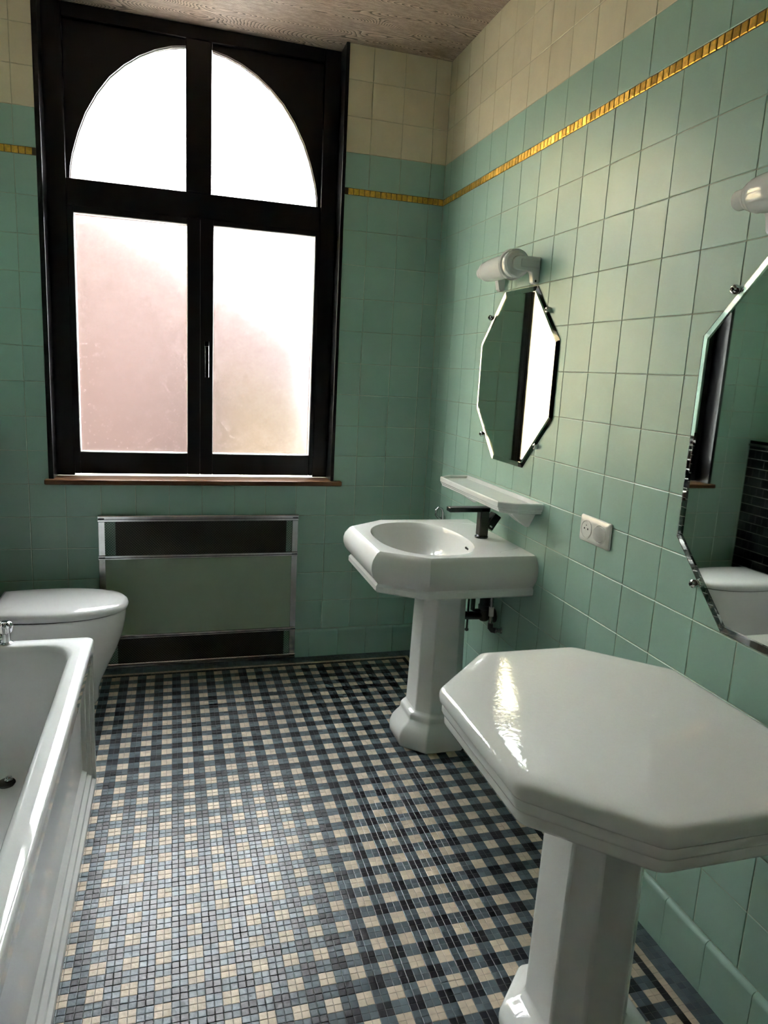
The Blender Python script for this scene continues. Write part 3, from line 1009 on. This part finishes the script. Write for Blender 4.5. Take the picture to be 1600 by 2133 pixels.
for x0, x1 in ((RX0, RX0 + 0.030), (RX1 - 0.030, RX1)):
    box('stile', x0, x1, YFc + 0.006, YB, 0.004, 0.766, m_chrome_old, rc, 0.002)
box('green_panel', RX0 + 0.028, RX1 - 0.028, -0.030, -0.022, 0.176, 0.560, m_panel, rc)
box('backing_board', RX0 + 0.01, RX1 - 0.01, -0.0185, -0.0138, 0.012, 0.76, m_teal, rc)
for z0, z1 in ((0.578, 0.738), (0.034, 0.160)):
    bm = bmesh.new()
    x0, x1, pt, r = RX0 + 0.030, RX1 - 0.030, 0.0125, 0.0008
    hh = z1 - z0
    n = int((x1 - x0 + hh) / pt)
    for sgn in (1, -1):
        for k in range(n + 1):
            # diagonal lines z - z0 = sgn * (x - s)
            s = x0 - hh + k * pt if sgn > 0 else x0 + k * pt
            a = []
            for tz in (0, hh):
                a.append((s + tz if sgn > 0 else s - tz + 0.0, z0 + tz))
            (xa, za), (xb, zb) = a
            # clip to the strip
            def clip(xv):
                t = (xv - xa) / (xb - xa)
                return (xv, za + (zb - za) * t)
            lo, hi_ = (xa, xb) if xa < xb else (xb, xa)
            if hi_ <= x0 or lo >= x1: continue
            p, q = (xa, za), (xb, zb)
            if p[0] < x0: p = clip(x0)
            if p[0] > x1: p = clip(x1)
            if q[0] < x0: q = clip(x0)
            if q[0] > x1: q = clip(x1)
            y = -0.0335 - 0.0006 * sgn
            dx, dz = q[0] - p[0], q[1] - p[1]
            L = math.hypot(dx, dz)
            if L < 0.003: continue
            nx_, nz_ = -dz / L * r, dx / L * r
            v = [bm.verts.new((X, yy, Z)) for yy in (y - 0.0006, y + 0.0006) for X, Z in ((p[0] + nx_, p[1] + nz_), (p[0] - nx_, p[1] - nz_), (q[0] - nx_, q[1] - nz_), (q[0] + nx_, q[1] + nz_))]
            for f in ((0, 1, 2, 3), (7, 6, 5, 4), (0, 3, 7, 4), (1, 5, 6, 2)):
                bm.faces.new([v[i] for i in f])
    tag(finish('wire_mesh', bm, m_mesh, rc), kind='stuff')
    bm = bmesh.new()
    add_box(bm, RX0 + 0.075, RX1 - 0.058, -0.0255, -0.0180, z0 - 0.02, z1 + 0.02)
    finish('radiator_front', bm, m_dark, rc)

# ------------------------------------------------------------------ black tiled boxing behind the toilet
XBX = -2.06
ledge = structure(box('wall_ledge', XL - 0.001, XBX - 0.004, -1.0, 0.0, 0.0, 1.172, m_bgrout), 'low boxing of black glossy tiles behind the toilet')
z = 0.004
row = 0
while z < 1.165:
    h = 0.0545
    y = -0.0
    first = True
    while y > -0.985:
        wd = random.choice((0.050, 0.050, 0.100)) if not first else (0.030 if row % 2 else 0.055)
        first = False
        wd = min(wd, y + 1.0)
        if wd < 0.012: break
        me = tile_mesh(wd - 0.003, h - 0.003, m_btile, 0.006, 0.002)
        piece('tile', me, ledge, (XBX, y - wd / 2, z + h / 2), ROT_LEFT, 0.006)
        y -= wd
    z += h
    row += 1
box('end_slab', XL - 0.001, XBX + 0.001, -1.0035, -0.9990, 0.0, 1.171, m_btile, ledge)
box('ledge_cap', XL - 0.001, XBX + 0.004, -1.0, 0.0, 1.170, 1.182, mat('dark_stone_cap', (0.05, 0.05, 0.045), 0.3), ledge)

# ------------------------------------------------------------------ toilet
to = empty('toilet', (-1.78, -0.345, 0), 'white toilet with closed rounded lid against the black tiled boxing', 'toilet')
def d_ring(xr, xf, hw, z, taper=0.86, n=44, yc=-0.345, e=2.25):
    """rounded D: straight back at xr, rounded front at xf"""
    xm = xr + (xf - xr) * 0.42
    pts = []
    for k in range(n):
        t = k / (n - 1)
        a = -math.pi / 2 + math.pi * t
        c, s = math.cos(a), math.sin(a)
        x = xm + (xf - xm) * abs(c) ** (2 / e)
        y = yc + hw * (1 if s > 0 else -1) * abs(s) ** (2 / e)
        pts.append((x, y, z))
    side = [(xm + (xr - xm) * q, hw * (1 - (1 - taper) * q * q)) for q in (0.35, 0.7, 1.0)]
    pts += [(x, yc + h, z) for x, h in side]
    pts += [(x, yc - h, z) for x, h in reversed(side)]
    return pts
bm = bmesh.new()
add_loft(bm, [d_ring(-2.035, -1.600, 0.125, 0.0), d_ring(-2.035, -1.592, 0.135, 0.02), d_ring(-2.035, -1.590, 0.135, 0.07), d_ring(-2.035, -1.572, 0.138, 0.12), d_ring(-2.035, -1.545, 0.148, 0.18), d_ring(-2.035, -1.512, 0.162, 0.25), d_ring(-2.035, -1.488, 0.173, 0.32), d_ring(-2.035, -1.476, 0.179, 0.38), d_ring(-2.035, -1.473, 0.181, 0.420), d_ring(-2.035, -1.478, 0.177, 0.427)])
finish('bowl', bm, m_porc, to, 40)
box('rear_body', XBX + 0.001, -1.99, -0.345 - 0.16, -0.345 + 0.16, 0.06, 0.425, m_porc, to, 0.02, 3)
bm = bmesh.new()
add_loft(bm, [d_ring(-1.985, -1.484, 0.172, 0.425), d_ring(-1.985, -1.480, 0.176, 0.4315)])
finish('seat_gap_shade', bm, m_blkplastic, to, 40)  # solid black strip in place of the shade between bowl and lid
bm = bmesh.new()
add_loft(bm, [d_ring(-1.985, -1.474, 0.180, 0.4315), d_ring(-1.985, -1.465, 0.187, 0.435), d_ring(-1.985, -1.462, 0.190, 0.447), d_ring(-1.983, -1.467, 0.186, 0.459), d_ring(-1.978, -1.480, 0.176, 0.468), d_ring(-1.965, -1.515, 0.148, 0.475), d_ring(-1.93, -1.58, 0.100, 0.479), d_ring(-1.87, -1.68, 0.035, 0.480)])
finish('lid', bm, m_acrylic, to, 40)

# ------------------------------------------------------------------ bath
ba = empty('bathtub', (-1.90, -1.85, 0), 'white bathtub with moulded side panel along the left wall', 'bathtub')
BH = 0.548
BX0, BX1, BY0, BY1 = XL + 0.004, -1.5365, -2.72, -1.003
def rrect(x0, x1, y0, y1, r, z, k=7):
    pts = []
    for cx, cy, st in ((x1 - r, y1 - r, 0), (x0 + r, y1 - r, 1), (x0 + r, y0 + r, 2), (x1 - r, y0 + r, 3)):
        for i in range(k + 1):
            a = (st + i / k) * math.pi / 2
            pts.append((cx + r * math.cos(a), cy + r * math.sin(a), z))
    return pts
bm = bmesh.new()
loops = [rrect(BX0 + 0.006, BX1 - 0.006, BY0 + 0.004, BY1 - 0.004, 0.018, BH - 0.055),
         rrect(BX0, BX1, BY0, BY1, 0.022, BH - 0.052), rrect(BX0, BX1, BY0, BY1, 0.022, BH - 0.008),
         rrect(BX0 + 0.002, BX1 - 0.002, BY0 + 0.002, BY1 - 0.002, 0.022, BH - 0.0025), rrect(BX0 + 0.0065, BX1 - 0.0065, BY0 + 0.0065, BY1 - 0.0065, 0.020, BH),
         rrect(BX0 + 0.050, BX1 - 0.048, BY0 + 0.06, BY1 - 0.050, 0.095, BH), rrect(BX0 + 0.058, BX1 - 0.058, BY0 + 0.07, BY1 - 0.058, 0.10, BH - 0.004),
         rrect(BX0 + 0.066, BX1 - 0.066, BY0 + 0.08, BY1 - 0.064, 0.105, BH - 0.018), rrect(BX0 + 0.085, BX1 - 0.080, BY0 + 0.15, BY1 - 0.080, 0.115, BH - 0.15),
         rrect(BX0 + 0.105, BX1 - 0.100, BY0 + 0.24, BY1 - 0.105, 0.125, BH - 0.28), rrect(BX0 + 0.135, BX1 - 0.135, BY0 + 0.32, BY1 - 0.14, 0.13, BH - 0.355),
         rrect(BX0 + 0.19, BX1 - 0.19, BY0 + 0.42, BY1 - 0.21, 0.12, BH - 0.385), rrect(BX0 + 0.26, BX1 - 0.26, BY0 + 0.55, BY1 - 0.30, 0.08, BH - 0.39)]
add_loft(bm, loops, False, True)
finish('tub', bm, m_enamel, ba, 75)
# side panel: outer frame stepping back to a recessed field
def panel():
    bm = bmesh.new()
    x = BX1 - 0.004
    y0, y1, z0, z1 = BY0 + 0.004, BY1 - 0.002, 0.0, BH - 0.054
    def rect(dy, db, dt, dx): return [(x - dx, y0 + dy, z0 + db), (x - dx, y1 - dy, z0 + db), (x - dx, y1 - dy, z1 - dt), (x - dx, y0 + dy, z1 - dt)]
    back = [(x - 0.05, p[1], p[2]) for p in rect(0, 0, 0, 0)]
    loops = [back, rect(0, 0, 0, 0.002), rect(0.002, 0.002, 0.002, 0), rect(0.026, 0.026, 0.012, 0), rect(0.032, 0.034, 0.016, 0.010), rect(0.052, 0.056, 0.022, 0.010), rect(0.060, 0.066, 0.026, 0.022), rect(0.078, 0.086, 0.032, 0.022), rect(0.090, 0.102, 0.040, 0.036)]
    add_loft(bm, loops)
    finish('side_panel', bm, m_acrylic, ba, 25, 0.003, 3)
    bm = bmesh.new()
    add_box(bm, BX0, x - 0.01, BY1 - 0.03, BY1 - 0.003, 0.0, BH - 0.05)
    finish('end_panel', bm, m_acrylic, ba, 25, 0.004, 3)
panel()
# bath mixer on the far rim, its near handle in view
tp = empty('bath_tap', (-1.885, -1.03, BH), parent=ba)
sub(tp, ba)
def on_tap(o):
    o.parent = tp; o.matrix_parent_inverse = Matrix.Translation(tp.location).inverted(); return o
for hx in (-1.803, -1.967):
    on_tap(lathe('tap_stem', (hx, -1.028, BH - 0.002), (0, 0, 1), [(0, 0.020), (0.006, 0.021), (0.010, 0.0145), (0.040, 0.0145)], m_chrome))
    bm = bmesh.new()
    n = 48
    loops = []
    for t, r, am in ((0.036, 0.014, 0), (0.040, 0.0175, 0.0015), (0.060, 0.0200, 0.0035), (0.068, 0.0195, 0.003), (0.074, 0.0165, 0.0015), (0.077, 0.010, 0)):
        loops.append([(hx + (r + am * math.cos(8 * 2 * math.pi * k / n)) * math.cos(2 * math.pi * k / n), -1.028 + (r + am * math.cos(8 * 2 * math.pi * k / n)) * math.sin(2 * math.pi * k / n), BH + t) for k in range(n)])
    add_loft(bm, loops)
    on_tap(finish('tap_handle', bm, m_chrome, None, 40))
on_tap(tube('tap_bridge', [(-1.803, -1.028, BH + 0.022), (-1.967, -1.028, BH + 0.022)], 0.012, m_chrome))
on_tap(tube('tap_spout', [(-1.885, -1.028, BH + 0.022), (-1.885, -1.06, BH + 0.05), (-1.885, -1.10, BH + 0.055), (-1.885, -1.135, BH + 0.04), (-1.885, -1.145, BH + 0.015)], 0.011, m_chrome))
pl = empty('bath_plug', (-1.775, -1.25, 0.16), 'dark rubber bath plug with chrome ring lying in the tub', 'plug')
lathe('plug_disc', (-1.778, -1.235, 0.1575), (0, 0, 1), [(0, 0.024), (0.004, 0.027), (0.011, 0.027), (0.014, 0.022)], m_blkplastic, pl)
lathe('plug_knob', (-1.772, -1.235, 0.171), (0, 0, 1), [(0, 0.011), (0.006, 0.012), (0.009, 0.006), (0.014, 0.010), (0.018, 0.004)], m_chrome_old, pl, 16)

# ------------------------------------------------------------------ what stands outside the window
def house(name, label, x0, x1, y0, y1, zb, ze, zr_l, zr_r, mw, mr):
    t = empty(name, ((x0 + x1) / 2, (y0 + y1) / 2, zb), label, 'building')
    bm = bmesh.new()
    prof = [(x0, zb), (x1, zb), (x1, zr_r), (x0, zr_l)]
    add_loft(bm, [[(x, y0, z) for x, z in prof], [(x, y1, z) for x, z in prof]])
    finish('house_wall', bm, mw, t)
    bm = bmesh.new()
    sl = (zr_r - zr_l) / (x1 - x0)
    pr = [(x0 - 0.15, zr_l - 0.15 * sl), (x1 + 0.15, zr_r + 0.15 * sl), (x1 + 0.15, zr_r + 0.15 * sl + 0.16), (x0 - 0.15, zr_l - 0.15 * sl + 0.16)]
    add_loft(bm, [[(x, y0 - 0.15, z) for x, z in pr], [(x, y1 + 0.15, z) for x, z in pr]])
    finish('house_roof', bm, mr, t)
    return t
house('brick_house', 'pink brick house blurred behind the frosted panes', -3.6, 1.3, 7.0, 12.0, -3.5, 2.0, 4.7, 2.0, m_brick, m_roof)
house('cream_house', 'tall cream rendered house blurred behind the frosted panes', -12.0, -4.1, 6.0, 12.0, -3.5, 2.0, 7.0, 6.0, m_creamwall, m_roof)
bm = bmesh.new()
add_box(bm, -12, 10, 0.05, 0.34, ZC + 0.1, 7.5)  # upper storeys added out of view to hold sky light off the brick house
add_box(bm, -12, XL - 0.3, 0.05, 0.34, -3.5, ZC + 0.1)
add_box(bm, 0.3, 10, 0.05, 0.34, -3.5, ZC + 0.1)
add_box(bm, XL - 0.3, 0.3, 0.05, 0.34, -3.5, -0.08)
structure(finish('wall_exterior', bm, m_outer), 'unseen outer brick wall around the window, carried up to shade the brick house opposite')
house('rendered_annex', 'low ochre rendered annex blurred behind the frosted panes', -0.55, 0.95, 5.5, 6.6, -3.5, 0.6, 1.25, 0.65, m_yellow, m_yellow)
structure(box('ground', -25, 25, 0.6, 40, -3.6, -3.5, m_ground), 'pale gravel ground outside')
